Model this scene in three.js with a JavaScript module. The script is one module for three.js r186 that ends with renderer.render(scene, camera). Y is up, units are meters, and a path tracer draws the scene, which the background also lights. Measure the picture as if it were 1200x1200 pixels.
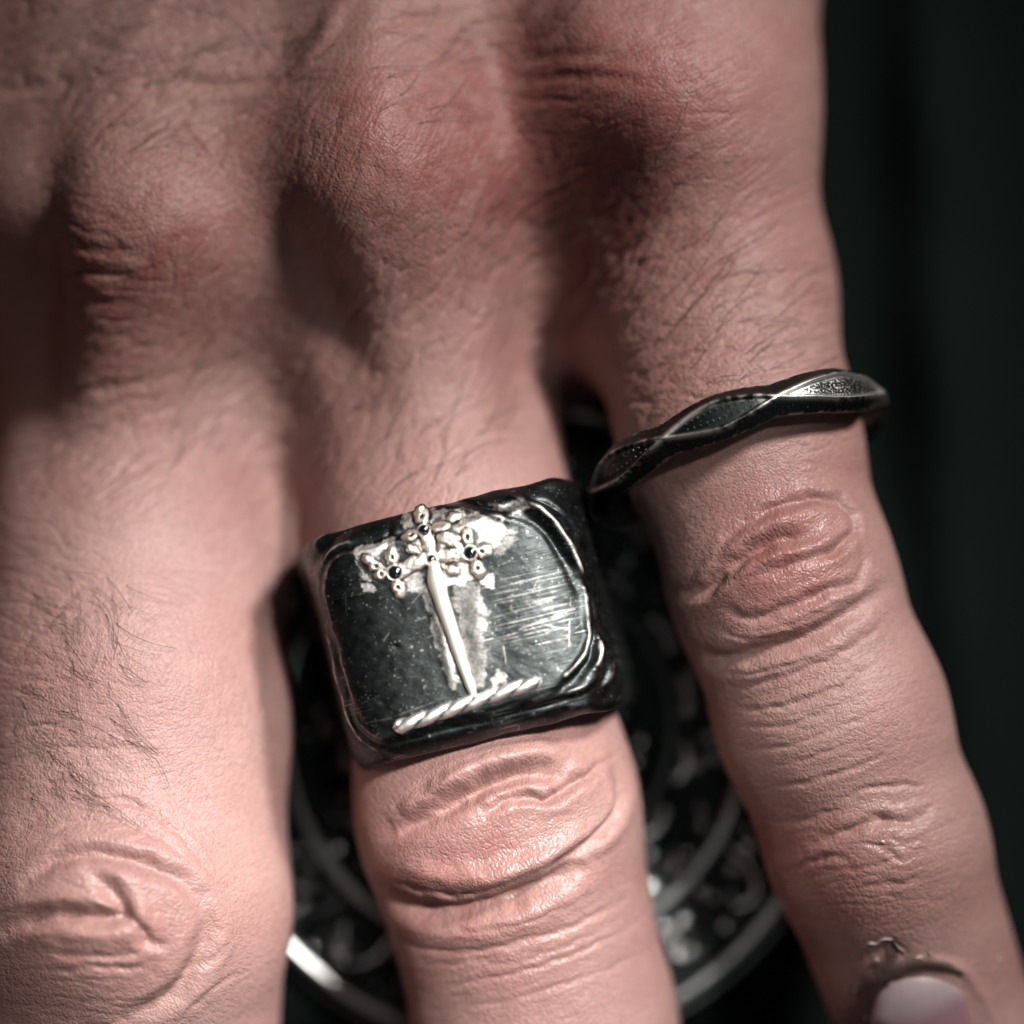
import * as THREE from 'three';
import { mergeGeometries } from 'three/addons/utils/BufferGeometryUtils.js';
import { RectAreaLightUniformsLib } from 'three/addons/lights/RectAreaLightUniformsLib.js';

// ------------------------------------------------------------------ camera, light, exposure
// Lengths below are millimetres; geometry is written out in metres (x MM).
const MM = 0.001, DIST = 320, FOCUS = 33.5, FRAME = 70;
const scene = new THREE.Scene();
const camera = new THREE.PerspectiveCamera(2 * Math.atan(FRAME / 2 / DIST) * 180 / Math.PI, 1, 0.02, 20);
camera.position.set(0, (FOCUS + DIST) * MM, 0);
camera.up.set(0, 0, -1);
camera.lookAt(0, 0, 0);
camera.focus = (DIST + 1.9) * MM;
camera.userData.fStop = camera.getFocalLength() / 22;        // a 22 mm wide aperture
scene.add(camera);

const renderer = new THREE.WebGLRenderer({ antialias: true });
renderer.setSize(1024, 1024);
renderer.toneMapping = THREE.LinearToneMapping;
renderer.toneMappingExposure = 1.0;
renderer.shadowMap.enabled = true;
RectAreaLightUniformsLib.init();
scene.background = new THREE.Color().setRGB(0.006, 0.0085, 0.008);  // a dim room

function softbox(name, x, y, z, w, h, r, g, b, power, tx = 0, ty = 25, tz = 0) {
  const l = new THREE.RectAreaLight(new THREE.Color().setRGB(r, g, b), power, w * MM, h * MM);
  l.name = name;
  l.position.set(x * MM, y * MM, z * MM);
  l.lookAt(tx * MM, ty * MM, tz * MM);
  scene.add(l);
  return l;
}
function spot(name, power, deg, x, y, z, tx, ty, tz, radius) {
  const l = new THREE.SpotLight(new THREE.Color().setRGB(1, 0.95, 0.92), power, 0, deg * Math.PI / 180, 1, 2);
  l.name = name; l.position.set(x * MM, y * MM, z * MM); l.target.position.set(tx * MM, ty * MM, tz * MM);
  l.castShadow = true; l.shadow.radius = radius / 20; l.shadow.mapSize.set(2048, 2048);
  scene.add(l, l.target);
}
spot('key_spot', 0.92, 14, 190, 270, -215, -10, 28, 16, 32);           // a soft spot from beyond the little finger
spot('pool_spot', 1.68, 4.3, 125, 405, -115, -11, 28, 25, 20);          // a narrower beam from above, on the lower fingers
softbox('added_glint_softbox', 70, 345, 130, 32, 32, 0.95, 0.98, 1, 17);  // an added lamp, there to put glints on the medallion

// ------------------------------------------------------------------ small helpers
function rng(seed) {
  let s = seed | 0;
  return () => { s = (s + 0x6d2b79f5) | 0; let t = Math.imul(s ^ (s >>> 15), 1 | s); t = (t + Math.imul(t ^ (t >>> 7), 61 | t)) ^ t; return ((t ^ (t >>> 14)) >>> 0) / 4294967296; };
}
const clamp = (x, a = 0, b = 1) => (x < a ? a : x > b ? b : x);
const sstep = (a, b, x) => { const t = clamp((x - a) / (b - a)); return t * t * (3 - 2 * t); };
const lerp = (a, b, t) => a + (b - a) * t;
const PERM = new Uint8Array(512), GX = new Float32Array(256), GY = new Float32Array(256);
{
  const r = rng(7), p = [...Array(256).keys()];
  for (let i = 255; i > 0; i--) { const j = Math.floor(r() * (i + 1)); [p[i], p[j]] = [p[j], p[i]]; }
  for (let i = 0; i < 512; i++) PERM[i] = p[i & 255];
  for (let i = 0; i < 256; i++) { const a = r() * Math.PI * 2; GX[i] = Math.cos(a); GY[i] = Math.sin(a); }
}
function noise(x, y) {                                             // gradient noise, about -1..1
  const xi = Math.floor(x), yi = Math.floor(y), fx = x - xi, fy = y - yi, X = xi & 255, Y = yi & 255;
  const u = fx * fx * fx * (fx * (fx * 6 - 15) + 10), v = fy * fy * fy * (fy * (fy * 6 - 15) + 10);
  const a = PERM[PERM[X] + Y], b = PERM[PERM[X + 1] + Y], c = PERM[PERM[X] + Y + 1], d = PERM[PERM[X + 1] + Y + 1];
  const n0 = lerp(GX[a] * fx + GY[a] * fy, GX[b] * (fx - 1) + GY[b] * fy, u), n1 = lerp(GX[c] * fx + GY[c] * (fy - 1), GX[d] * (fx - 1) + GY[d] * (fy - 1), u);
  return lerp(n0, n1, v) * 1.5;
}
function fbm(x, y, o = 4) { let s = 0, a = 0.5; for (let i = 0; i < o; i++) { s += a * noise(x, y); x = x * 2.03 + 17.1; y = y * 2.03 + 5.7; a *= 0.5; } return s; }
function smooth(pts, n = 6) {                                      // Catmull-Rom through [x, y] points
  if (pts.length < 3) return pts;
  const out = [];
  for (let i = 0; i < pts.length - 1; i++) {
    const a = pts[Math.max(i - 1, 0)], b = pts[i], c = pts[i + 1], d = pts[Math.min(i + 2, pts.length - 1)];
    for (let k = 0; k < n; k++) {
      const t = k / n, t2 = t * t, t3 = t2 * t;
      out.push([0, 1].map((j) => 0.5 * (2 * b[j] + (c[j] - a[j]) * t + (2 * a[j] - 5 * b[j] + 4 * c[j] - d[j]) * t2 + (3 * b[j] - a[j] - 3 * c[j] + d[j]) * t3)));
    }
  }
  out.push(pts[pts.length - 1]);
  return out;
}
const pairs = (flat) => { const o = []; for (let i = 0; i < flat.length; i += 2) o.push([flat[i], flat[i + 1]]); return o; };

// A relief map over a rectangle, in mm.
class Relief {
  constructor(x0, y0, x1, y1, w, h) { Object.assign(this, { x0, y0, x1, y1, w, h, sx: w / (x1 - x0), sy: h / (y1 - y0), d: new Float32Array(w * h) }); }
  at(x, y) {
    const px = clamp((x - this.x0) * this.sx - 0.5, 0, this.w - 1.001), py = clamp((y - this.y0) * this.sy - 0.5, 0, this.h - 1.001);
    const i = px | 0, j = py | 0, fx = px - i, fy = py - j, d = this.d, k = j * this.w + i;
    return lerp(lerp(d[k], d[k + 1], fx), lerp(d[k + this.w], d[k + this.w + 1], fx), fy);
  }
  each(f) { for (let j = 0; j < this.h; j++) for (let i = 0; i < this.w; i++) this.d[j * this.w + i] = f(this.x0 + (i + 0.5) / this.sx, this.y0 + (j + 0.5) / this.sy, this.d[j * this.w + i]); }
  // profile(distance, t, side) added along a curve
  stroke(pts, reach, profile, wob = 0, seed = 0) {
    const P = smooth(pts), L = [0];
    for (let i = 1; i < P.length; i++) L.push(L[i - 1] + Math.hypot(P[i][0] - P[i - 1][0], P[i][1] - P[i - 1][1]));
    const total = L[L.length - 1] || 1;
    let ax = 1e9, ay = 1e9, bx = -1e9, by = -1e9;
    for (const p of P) { ax = Math.min(ax, p[0]); bx = Math.max(bx, p[0]); ay = Math.min(ay, p[1]); by = Math.max(by, p[1]); }
    const i0 = Math.max(0, Math.floor((ax - reach - this.x0) * this.sx)), i1 = Math.min(this.w - 1, Math.ceil((bx + reach - this.x0) * this.sx));
    const j0 = Math.max(0, Math.floor((ay - reach - this.y0) * this.sy)), j1 = Math.min(this.h - 1, Math.ceil((by + reach - this.y0) * this.sy));
    for (let j = j0; j <= j1; j++) for (let i = i0; i <= i1; i++) {
      let x = this.x0 + (i + 0.5) / this.sx, y = this.y0 + (j + 0.5) / this.sy;
      if (wob) { const a = noise(x * 0.9 + seed * 3.1, y * 0.9), b = noise(x * 0.9, y * 0.9 + 40 + seed); x += a * wob; y += b * wob; }
      let best = 1e9, bt = 0, side = 1;
      for (let k = 0; k < P.length - 1; k++) {
        const [px, py] = P[k], ex = P[k + 1][0] - px, ey = P[k + 1][1] - py, e2 = ex * ex + ey * ey || 1e-9;
        const t = clamp(((x - px) * ex + (y - py) * ey) / e2), dx = x - px - ex * t, dy = y - py - ey * t, q = dx * dx + dy * dy;
        if (q < best) { best = q; bt = L[k] + t * (L[k + 1] - L[k]); side = ex * dy - ey * dx > 0 ? 1 : -1; }
      }
      if (best < reach * reach) this.d[j * this.w + i] += profile(Math.sqrt(best), bt / total, side);
    }
  }
}
function floatTexture(relief, f = (v) => v) {
  const data = new Float32Array(relief.w * relief.h);
  for (let i = 0; i < data.length; i++) data[i] = f(relief.d[i]);
  const t = new THREE.DataTexture(data, relief.w, relief.h, THREE.RedFormat, THREE.FloatType);
  t.magFilter = t.minFilter = THREE.LinearFilter; t.needsUpdate = true;
  return t;
}
const toS = (x) => (x <= 0.0031308 ? x * 12.92 : 1.055 * Math.pow(x, 1 / 2.4) - 0.055);
function byteTexture(w, h, f, srgb = true) {                       // f(i, j) -> [r, g, b] linear
  const data = new Uint8Array(w * h * 4);
  for (let j = 0, o = 0; j < h; j++) for (let i = 0; i < w; i++, o += 4) {
    const c = f(i, j);
    for (let k = 0; k < 3; k++) data[o + k] = clamp(srgb ? toS(clamp(c[k])) : c[k]) * 255 + 0.5;
    data[o + 3] = 255;
  }
  const t = new THREE.DataTexture(data, w, h);
  if (srgb) t.colorSpace = THREE.SRGBColorSpace;
  t.magFilter = t.minFilter = THREE.LinearFilter; t.needsUpdate = true;
  return t;
}
function tag(o, label, category, group, kind) {
  if (label) o.userData.label = label;
  if (category) o.userData.category = category;
  if (group) o.userData.group = group;
  if (kind) o.userData.kind = kind;
  return o;
}
const counts = {};
function mesh(name, geometry, material, parent) {
  const m = new THREE.Mesh(geometry, material), n = (counts[name] = (counts[name] ?? -1) + 1);
  m.name = n ? name + '_' + String(n).padStart(3, '0') : name;
  m.castShadow = m.receiveShadow = true;
  parent.add(m);
  return m;
}

// ------------------------------------------------------------------ where a point of the picture lies at a height (mm)
const PX = FRAME / 1200;
const P = (px, py, h) => { const k = (DIST - (h - FOCUS)) / DIST; return [(px - 600) * PX * k, h, (py - 600) * PX * k]; };

// ------------------------------------------------------------------ the hand: bones with radii, joined smoothly
const bone = (a, b) => {
  const p = P(a[0], a[1], a[2]), q = P(b[0], b[1], b[2]), d = [q[0] - p[0], q[1] - p[1], q[2] - p[2]];
  return { p, d, q, e: d[0] * d[0] + d[1] * d[1] + d[2] * d[2], r: a[3], dr: b[3] - a[3] };
};
const chain = (...j) => j.slice(1).map((b, i) => bone(j[i], b));
const FINGER = {
  index: chain([-225, 230, 12, 11], [-320, 640, 16, 10], [-390, 1010, 18, 10], [-420, 1370, 12, 8.3], [-430, 1640, 8, 7.4]),
  middle: chain([165, 270, 14.2, 11.2], [162, 530, 11, 10.5], [155, 670, 15, 10.9], [150, 830, 19.6, 11.4], [145, 1065, 22.2, 11.5], [140, 1190, 18.4, 11], [140, 1330, 12.5, 10.2], [140, 1500, 13, 9.4], [140, 1790, 8, 7.6]),
  ring: chain([440, 205, 17, 10.4], [482, 410, 14.8, 9.3], [500, 510, 14.6, 9.2], [522, 630, 18.4, 9.2], [545, 740, 20.6, 9.1], [583, 950, 21.8, 9.7], [640, 1200, 18.6, 9.0], [685, 1400, 14, 8.4], [735, 1660, 8, 7.2]),
  pinky: chain([775, 140, 17, 10], [824, 340, 17.2, 9.2], [868, 520, 21.8, 8.2], [918, 685, 23.6, 7.7], [975, 840, 23.2, 7.85], [1028, 990, 22, 7.5], [1112, 1240, 16.4, 6.9], [1132, 1310, 13, 6.3], [1152, 1385, 8.2, 6]),
};
const PALM = [
  ...chain([40, -800, 11.5, 11], [-205, 230, 12, 11]), ...chain([210, -800, 12, 11], [180, -150, 11.5, 11], [165, 270, 14.2, 11.4]),
  ...chain([410, -800, 11.8, 11], [430, -150, 12, 11], [440, 205, 17, 10.8]), ...chain([600, -800, 11.2, 10.5], [700, -150, 11.5, 10], [765, 140, 17, 10]),
  ...chain([690, -560, 10.6, 10.4], [765, -100, 10.4, 9.9], [772, 60, 14.5, 9.9]),
  ...chain([60, -800, 11.5, 11], [300, -1300, 13, 13], [310, -1750, 14, 14]), ...chain([560, -800, 11.5, 11], [460, -1300, 13, 13], [450, -1750, 14, 14]),
  ...chain([200, 480, 8.4, 7.4], [420, 480, 9, 7.4]), ...chain([570, 400, 8, 6], [770, 360, 9, 6]), ...chain([-170, 380, 4, 6], [110, 400, 5, 6]),
];
const THUMB = chain([-60, -620, 10, 10.5], [-420, -120, 10, 10], [-540, 320, 9.4, 9.2], [-560, 640, 8.4, 7.8]);
function bonesDistance(bs, x, y, z, k) {
  let d = 1e9;
  for (let i = 0; i < bs.length; i++) {
    const b = bs[i], ax = x - b.p[0], ay = y - b.p[1], az = z - b.p[2];
    let t = (ax * b.d[0] + ay * b.d[1] + az * b.d[2]) / b.e;
    t = t < 0 ? 0 : t > 1 ? 1 : t;
    const ex = ax - b.d[0] * t, ey = ay - b.d[1] * t, ez = az - b.d[2] * t, q = Math.sqrt(ex * ex + ey * ey + ez * ez) - b.r - b.dr * t;
    const h = Math.max(k - Math.abs(d - q), 0) / k;
    d = Math.min(d, q) - h * h * k * 0.25;
  }
  return d;
}
const smin = (a, b, k) => { const h = Math.max(k - Math.abs(a - b), 0) / k; return Math.min(a, b) - h * h * k * 0.25; };
function sdf(x, y, z) {
  let d = bonesDistance(PALM, x, y, z, 8);
  d = smin(d, bonesDistance(THUMB, x, y, z, 3), 8);
  for (const f of [FINGER.index, FINGER.middle, FINGER.ring, FINGER.pinky]) d = smin(d, bonesDistance(f, x, y, z, 2), 4);
  return d;
}
const grad = (x, y, z, e = 0.08) => {
  const g = [sdf(x + e, y, z) - sdf(x - e, y, z), sdf(x, y + e, z) - sdf(x, y - e, z), sdf(x, y, z + e) - sdf(x, y, z - e)], l = Math.hypot(...g) || 1;
  return [g[0] / l, g[1] / l, g[2] / l];
};
const EYE = [0, FOCUS + DIST, 0];
function hit(px, py) {                                             // the bare form's surface seen at a point of the picture
  const q = P(px, py, 0), d = [q[0] - EYE[0], q[1] - EYE[1], q[2] - EYE[2]], l = Math.hypot(...d);
  let t = (DIST - 8) ;
  for (let i = 0; i < 90; i++) {
    const s = sdf(EYE[0] + d[0] / l * t, EYE[1] + d[1] / l * t, EYE[2] + d[2] / l * t);
    t += s * 0.8;
    if (Math.abs(s) < 0.01 || t > DIST + FOCUS + 2) break;
  }
  return [EYE[0] + d[0] / l * t, EYE[1] + d[1] / l * t, EYE[2] + d[2] / l * t];
}
const onHand = (flat) => pairs(flat).map(([x, y]) => { const h = hit(x, y); return [h[0], h[2]]; });

// ------------------------------------------------------------------ skin relief
const E = 46, TW = 2048;
const deep = new Relief(-E, -E, E, E, 1400, 1400);                 // goes into the mesh
const fine = new Relief(-E, -E, E, E, TW, TW);                     // pores and finest lines, as bump
function bump(px, py, sx, sy, deg, amp) {
  const [cx, , cz] = hit(px, py), a = deg * Math.PI / 180, c = Math.cos(a), s = Math.sin(a), rx = sx * PX, ry = sy * PX;
  const r = Math.max(rx, ry) * 2.6, D = deep;
  for (let j = Math.max(0, ((cz - r - D.y0) * D.sy) | 0); j < Math.min(D.h, (cz + r - D.y0) * D.sy); j++)
    for (let i = Math.max(0, ((cx - r - D.x0) * D.sx) | 0); i < Math.min(D.w, (cx + r - D.x0) * D.sx); i++) {
      const x = D.x0 + (i + 0.5) / D.sx - cx, y = D.y0 + (j + 0.5) / D.sy - cz, u = (x * c + y * s) / rx, v = (-x * s + y * c) / ry;
      D.d[j * D.w + i] += amp * Math.exp(-(u * u + v * v));
    }
}
let strokeNo = 0;
// a crease: depth in mm (negative raises a fold), width in picture pixels
function crease(depth, width, flat, lip = 0.2, map = deep, wob = width >= 7 ? 0.12 : 0.2) {
  if (width <= 5) { depth *= 0.65; width *= 0.8; }
  const w = width * PX, seed = strokeNo++;
  map.stroke(onHand(flat), w * 5, (d, t) => {
    const taper = Math.pow(Math.max(0, Math.sin(Math.PI * clamp(t, 0.02, 0.98))), 0.6);
    const q = d / w, l = (q - 2.1) / 1.1;
    return depth * taper * (0.85 + (width >= 7 ? 0.22 : 0.5) * noise(t * 7 + seed * 3.7, seed)) * (-Math.exp(-q * q) + lip * Math.exp(-l * l));
  }, wob, seed);
}
// broad forms: knuckles, hollows between them, tendons and veins
for (const b of [
  [170, 255, 100, 95, 0, 1.9], [435, 185, 95, 110, 10, 1.9], [770, 115, 110, 90, 20, 1.4],
  [372, 350, 42, 110, -24, -2.0], [690, 235, 72, 110, 36, -2.0], [10, 400, 60, 110, -15, -3.0], [330, 760, 26, 160, 0, -0.5], [40, 330, 40, 70, -20, -1.0], [620, 420, 40, 90, 10, -1.4], [280, 450, 80, 70, -20, -1.0],
  [325, 50, 44, 150, 5, -0.8], [90, 60, 44, 150, 25, -0.6], [600, 20, 46, 130, 10, -0.9], [45, 250, 40, 110, 12, -1.2],
  [440, 40, 40, 130, 2, 0.7], [700, 30, 40, 60, 0, 0.4],
  [130, 700, 90, 160, 0, 0.5], [560, 960, 120, 55, -18, 0.4], [905, 655, 85, 60, -20, 0.7], [110, 1065, 110, 90, 0, 1.6], [1015, 1000, 80, 50, -18, 0.35],
  [690, 935, 40, 50, -20, 0.35], [490, 1010, 50, 30, -20, 0.35],
]) bump(...b);

// knuckle of the ring finger
crease(-1.4, 15, [470, 958, 505, 938, 550, 908, 600, 890, 640, 884, 668, 894], 0);
crease(1.7, 12, [462, 972, 500, 958, 535, 938, 575, 918, 625, 906, 650, 914], 0.15);
crease(0.85, 6, [560, 958, 585, 943, 610, 934, 640, 938, 672, 918, 705, 896]);
crease(-0.25, 8, [572, 935, 610, 920, 640, 920, 660, 925], 0);
crease(0.85, 7, [716, 892, 727, 930, 716, 962, 684, 992, 640, 1014]);
crease(-0.9, 14, [470, 1010, 520, 1024, 580, 1022, 640, 1000, 690, 966], 0);
crease(1.6, 13, [450, 1042, 480, 1062, 530, 1070, 585, 1060, 640, 1038, 690, 1004], 0.2);
crease(0.35, 6, [470, 1034, 530, 1048, 580, 1040, 630, 1018]);
crease(0.3, 5, [474, 1106, 540, 1116, 610, 1104, 680, 1082, 735, 1050]);
crease(0.22, 4, [515, 1158, 570, 1148, 640, 1130, 720, 1096, 757, 1070]);
crease(0.2, 4, [500, 1085, 570, 1090, 640, 1072, 700, 1045]);
crease(0.16, 4, [545, 1180, 620, 1166, 690, 1144, 770, 1105]);
crease(0.15, 3.5, [560, 1136, 640, 1118, 720, 1080]);
crease(0.14, 3.5, [500, 1130, 545, 1128, 590, 1120]);
// knuckle of the little finger
crease(0.95, 8, [792, 697, 828, 690, 856, 666, 884, 647, 912, 634, 952, 632], 0.35);
crease(0.45, 6, [846, 658, 856, 630, 878, 612, 912, 595, 958, 585, 986, 592, 1000, 610, 996, 628, 975, 645, 940, 658, 905, 672, 884, 676], 0.3);
crease(-0.4, 10, [880, 628, 915, 612, 955, 604, 980, 612], 0);
crease(-0.3, 9, [900, 656, 940, 646, 980, 628], 0);
crease(0.4, 6, [849, 712, 888, 724, 926, 710, 968, 693, 998, 684, 1012, 664, 1006, 636]);
crease(0.9, 10, [812, 764, 856, 772, 905, 760, 950, 746, 996, 718, 1036, 690], 0.3);
crease(0.3, 5, [856, 808, 920, 792, 976, 770, 1038, 728]);
crease(0.25, 5, [905, 832, 975, 808, 1030, 776]);
crease(0.25, 4, [834, 786, 880, 790, 930, 778, 980, 760]);
crease(0.2, 4, [850, 740, 900, 748, 950, 728]);
crease(0.22, 4, [885, 740, 930, 730, 985, 706]);
crease(0.24, 4, [860, 830, 916, 828, 966, 813, 1000, 800]);
crease(0.24, 4, [866, 851, 920, 850, 966, 834, 1013, 816]);
crease(0.2, 4, [880, 880, 930, 872, 990, 850, 1040, 828]);
crease(0.22, 4, [890, 925, 950, 916, 1000, 900, 1046, 878]);
crease(0.14, 3.5, [900, 900, 960, 885, 1010, 868]);
crease(0.2, 4, [905, 966, 943, 960, 987, 945]);
// end joint of the little finger
crease(0.45, 6, [958, 987, 990, 975, 1013, 965, 1033, 961, 1053, 963, 1077, 958, 1097, 943]);
crease(0.32, 5, [985, 938, 1013, 926, 1047, 921, 1087, 923]);
crease(0.3, 5, [915, 1024, 943, 1013, 973, 1003, 1000, 1012]);
crease(0.2, 4, [1000, 1040, 1030, 1036, 1058, 1034, 1085, 1026]);
crease(0.18, 4, [970, 1018, 1010, 1016, 1050, 1008, 1085, 1000]);
crease(0.2, 3.5, [1013, 985, 1030, 992, 1045, 1000, 1060, 1010]);
crease(0.16, 3.5, [1040, 975, 1056, 986, 1080, 985]);
// knuckle of the middle finger
crease(0.9, 9, [40, 1032, 70, 1012, 110, 1004, 150, 1011, 187, 1023, 214, 1037, 232, 1055], 0.3);
crease(1.1, 9, [14, 1090, 43, 1076, 83, 1071, 130, 1074, 145, 1066, 128, 1042, 110, 1022], 0.3);
crease(0.5, 6, [142, 1068, 160, 1084, 174, 1101, 190, 1104]);
crease(0.8, 11, [230, 1054, 240, 1084, 231, 1118, 214, 1150, 188, 1174, 150, 1190], 0.3);
crease(0.3, 5, [60, 1110, 100, 1116, 140, 1116, 186, 1104]);
crease(0.25, 5, [70, 1135, 110, 1128, 150, 1130, 180, 1122]);
crease(0.24, 5, [20, 985, 60, 948, 100, 938, 150, 940, 188, 960, 220, 993, 245, 1028]);
crease(0.22, 5, [30, 1000, 86, 969, 132, 963, 174, 977, 214, 1007]);
crease(0.2, 5, [0, 900, 50, 880, 100, 876, 160, 878, 200, 890]);
crease(0.2, 5, [206, 1196, 246, 1160, 284, 1136]);
crease(0.15, 4, [200, 1140, 240, 1130, 270, 1100]);
crease(0.2, 4, [30, 930, 60, 918, 100, 912]);
crease(0.2, 4, [10, 860, 50, 850, 80, 858]);
// first joints and the skin between them
for (const f of [
  [0.2, 7, 45, 322, 90, 316, 135, 318, 168, 326], [0.16, 7, 50, 360, 95, 352, 150, 354], [0.16, 7, 48, 392, 85, 386, 130, 390], [0.16, 6, 60, 300, 110, 290, 170, 296],
  [0.4, 6, 645, 440, 655, 400, 680, 350, 715, 305, 750, 280], [0.3, 5, 630, 400, 650, 350, 690, 300, 730, 265], [0.25, 5, 610, 350, 640, 305, 690, 262], [0.3, 5, 670, 385, 700, 345, 750, 310, 790, 300],
  [0.25, 5, 590, 300, 620, 260, 660, 225, 700, 205], [0.25, 5, 690, 400, 740, 355, 800, 325], [0.3, 5, 780, 392, 815, 350, 850, 310, 880, 275], [0.22, 4, 800, 360, 850, 328, 920, 318, 958, 325],
  [0.22, 4, 790, 460, 830, 466, 870, 460], [0.26, 4, 870, 440, 915, 432, 972, 420], [0.2, 4, 800, 420, 850, 410, 900, 414, 960, 400], [0.2, 4, 720, 460, 770, 430, 820, 410],
  [0.2, 4, 700, 490, 750, 470, 800, 455], [0.2, 4, 690, 440, 730, 420, 790, 395], [0.18, 4, 860, 375, 900, 380, 950, 370],
  [0.16, 7, 560, 100, 620, 92, 700, 92, 770, 105], [0.12, 7, 575, 75, 650, 66, 740, 72], [0.14, 5, 570, 130, 620, 118, 690, 118],
  [0.25, 6, 380, 400, 410, 370, 450, 345], [0.2, 5, 420, 420, 470, 370, 510, 340], [0.2, 6, 60, 470, 130, 455, 200, 440], [0.2, 6, 50, 520, 110, 508, 170, 480], [0.22, 6, 90, 560, 150, 555, 210, 520, 260, 480],
  [0.18, 5, 60, 720, 110, 714, 160, 710], [0.16, 5, 20, 760, 60, 730, 100, 690], [0.14, 4, 20, 790, 60, 800, 110, 790], [0.3, 10, 300, 640, 330, 660, 345, 700, 350, 740],
]) crease(f[0], f[1], f.slice(2));
crease(1.1, 14, [640, 372, 650, 420, 664, 465, 684, 520], 0);
// veins over the back of the hand
for (const f of [[-0.3, 14, -40, 150, 60, 105, 130, 70, 230, 50, 330, 8], [-0.2, 12, 130, 70, 175, 20, 190, -60], [-0.4, 12, 300, 110, 360, 70, 400, 0, 420, -60], [-0.3, 10, 560, 60, 620, 10, 660, -60], [0.15, 8, 90, 50, 130, 56, 140, 70], [0.3, 8, 190, 94, 260, 98, 330, 90], [0.25, 7, 430, 40, 480, 24, 540, 20], [0.2, 6, 210, 150, 232, 170, 240, 190], [0.25, 8, 0, 108, 50, 100, 90, 84]]) crease(f[0], f[1], f.slice(2));
// nail fold of the little finger
crease(-0.3, 8, [1016, 1204, 1026, 1158, 1052, 1136, 1088, 1128, 1124, 1136, 1150, 1164, 1166, 1204], 0);
crease(0.3, 8, [1010, 1124, 1030, 1112, 1044, 1108, 1062, 1124], 0);

// direction of the fine lines: [px, py, degrees, reach, depth]
const LINES = [
  [560, 330, -60, 130, 0.13], [700, 300, -52, 110, 0.16], [800, 330, -38, 100, 0.14], [900, 400, -14, 100, 0.1], [760, 450, -25, 80, 0.11], [860, 250, -40, 90, 0.08],
  [300, 470, -52, 130, 0.15], [400, 400, -55, 90, 0.15], [120, 480, -22, 110, 0.14], [120, 340, -3, 100, 0.1], [440, 200, -62, 110, 0.07], [220, 330, -70, 70, 0.12], [760, 110, -20, 120, 0.06],
  [500, 520, -58, 110, 0.06], [110, 720, 12, 120, 0.06], [240, 780, -80, 100, 0.025], [600, 1130, -17, 130, 0.025], [580, 980, -22, 90, 0.025], [980, 850, -17, 110, 0.03], [900, 660, -20, 80, 0.03],
  [1030, 990, -14, 80, 0.04], [100, 950, -4, 130, 0.04], [100, 1120, 0, 90, 0.04], [150, 80, -30, 170, 0.12], [600, 60, -15, 140, 0.06],
].map(([px, py, deg, r, amp]) => { const h = hit(px, py), a = deg * Math.PI / 180; return [h[0], h[2], Math.cos(a), Math.sin(a), r * PX, amp]; });
function lines(x, y, scale) {
  let w = 0, s = 0;
  for (let i = 0; i < LINES.length; i++) {
    const l = LINES[i], dx = x - l[0], dy = y - l[1], q = (dx * dx + dy * dy) / (l[4] * l[4]);
    if (q > 4) continue;
    const g = Math.exp(-q), u = dx * l[2] + dy * l[3], v = -dx * l[3] + dy * l[2];
    const bend = 0.35 * noise(u * 0.22, v * 0.22 + i);
    const n = noise(u * 0.2 * scale + i * 7.3, v * 0.85 * scale + bend + i * 3.1), m = noise(u * 0.9 * scale + 4, v * 0.28 * scale + i);
    const r = Math.max(1 - Math.min(1, Math.abs(n) * 3.6), 0.55 * (1 - Math.min(1, Math.abs(m) * 4)));
    w += g; s += g * l[5] * r * r;
  }
  return w > 0.02 ? s / (w + 0.25) : 0;
}
deep.each((x, y, v) => v - lines(x, y, 1) * 1.9 + 0.10 * fbm(x * 0.22, y * 0.22, 3));
{
  // skin furrows: the edges of small uneven cells, plus finer lines
  const cell = (x, y) => {
    const xi = Math.floor(x), yi = Math.floor(y); let a = 9, b = 9;
    for (let j = -1; j <= 1; j++) for (let i = -1; i <= 1; i++) {
      const h = PERM[PERM[(xi + i) & 255] + ((yi + j) & 255)], px = xi + i + 0.5 + GX[h] * 0.42 - x, py = yi + j + 0.5 + GY[h] * 0.42 - y, d = px * px + py * py;
      if (d < a) { b = a; a = d; } else if (d < b) b = d;
    }
    return Math.sqrt(b) - Math.sqrt(a);
  };
  fine.each((x, y) => {
    const wx = x + 0.25 * noise(x * 1.1, y * 1.1), wy = y + 0.25 * noise(x * 1.1 + 9, y * 1.1);
    const m = 0.62 + 0.38 * noise(x * 0.15 + 3, y * 0.15);
    return -0.032 * m * (1 - sstep(0, 0.35, cell(wx * 2.1, wy * 2.1))) - 0.02 * (1 - sstep(0, 0.4, cell(wx * 4.6 + 50, wy * 4.6))) - lines(x, y, 2.3) * 0.8 + 0.016 * noise(x * 7, y * 7) + 0.008 * noise(x * 14, y * 14);
  });
  const old = (x) => x;
  for (const f of [[0.05, 2.5, 1000, 1000, 1040, 990, 1090, 1000], [0.05, 2.5, 980, 1050, 1020, 1050, 1070, 1048]]) crease(f[0], f[1], f.slice(2), 0.3, fine);
}

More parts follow.
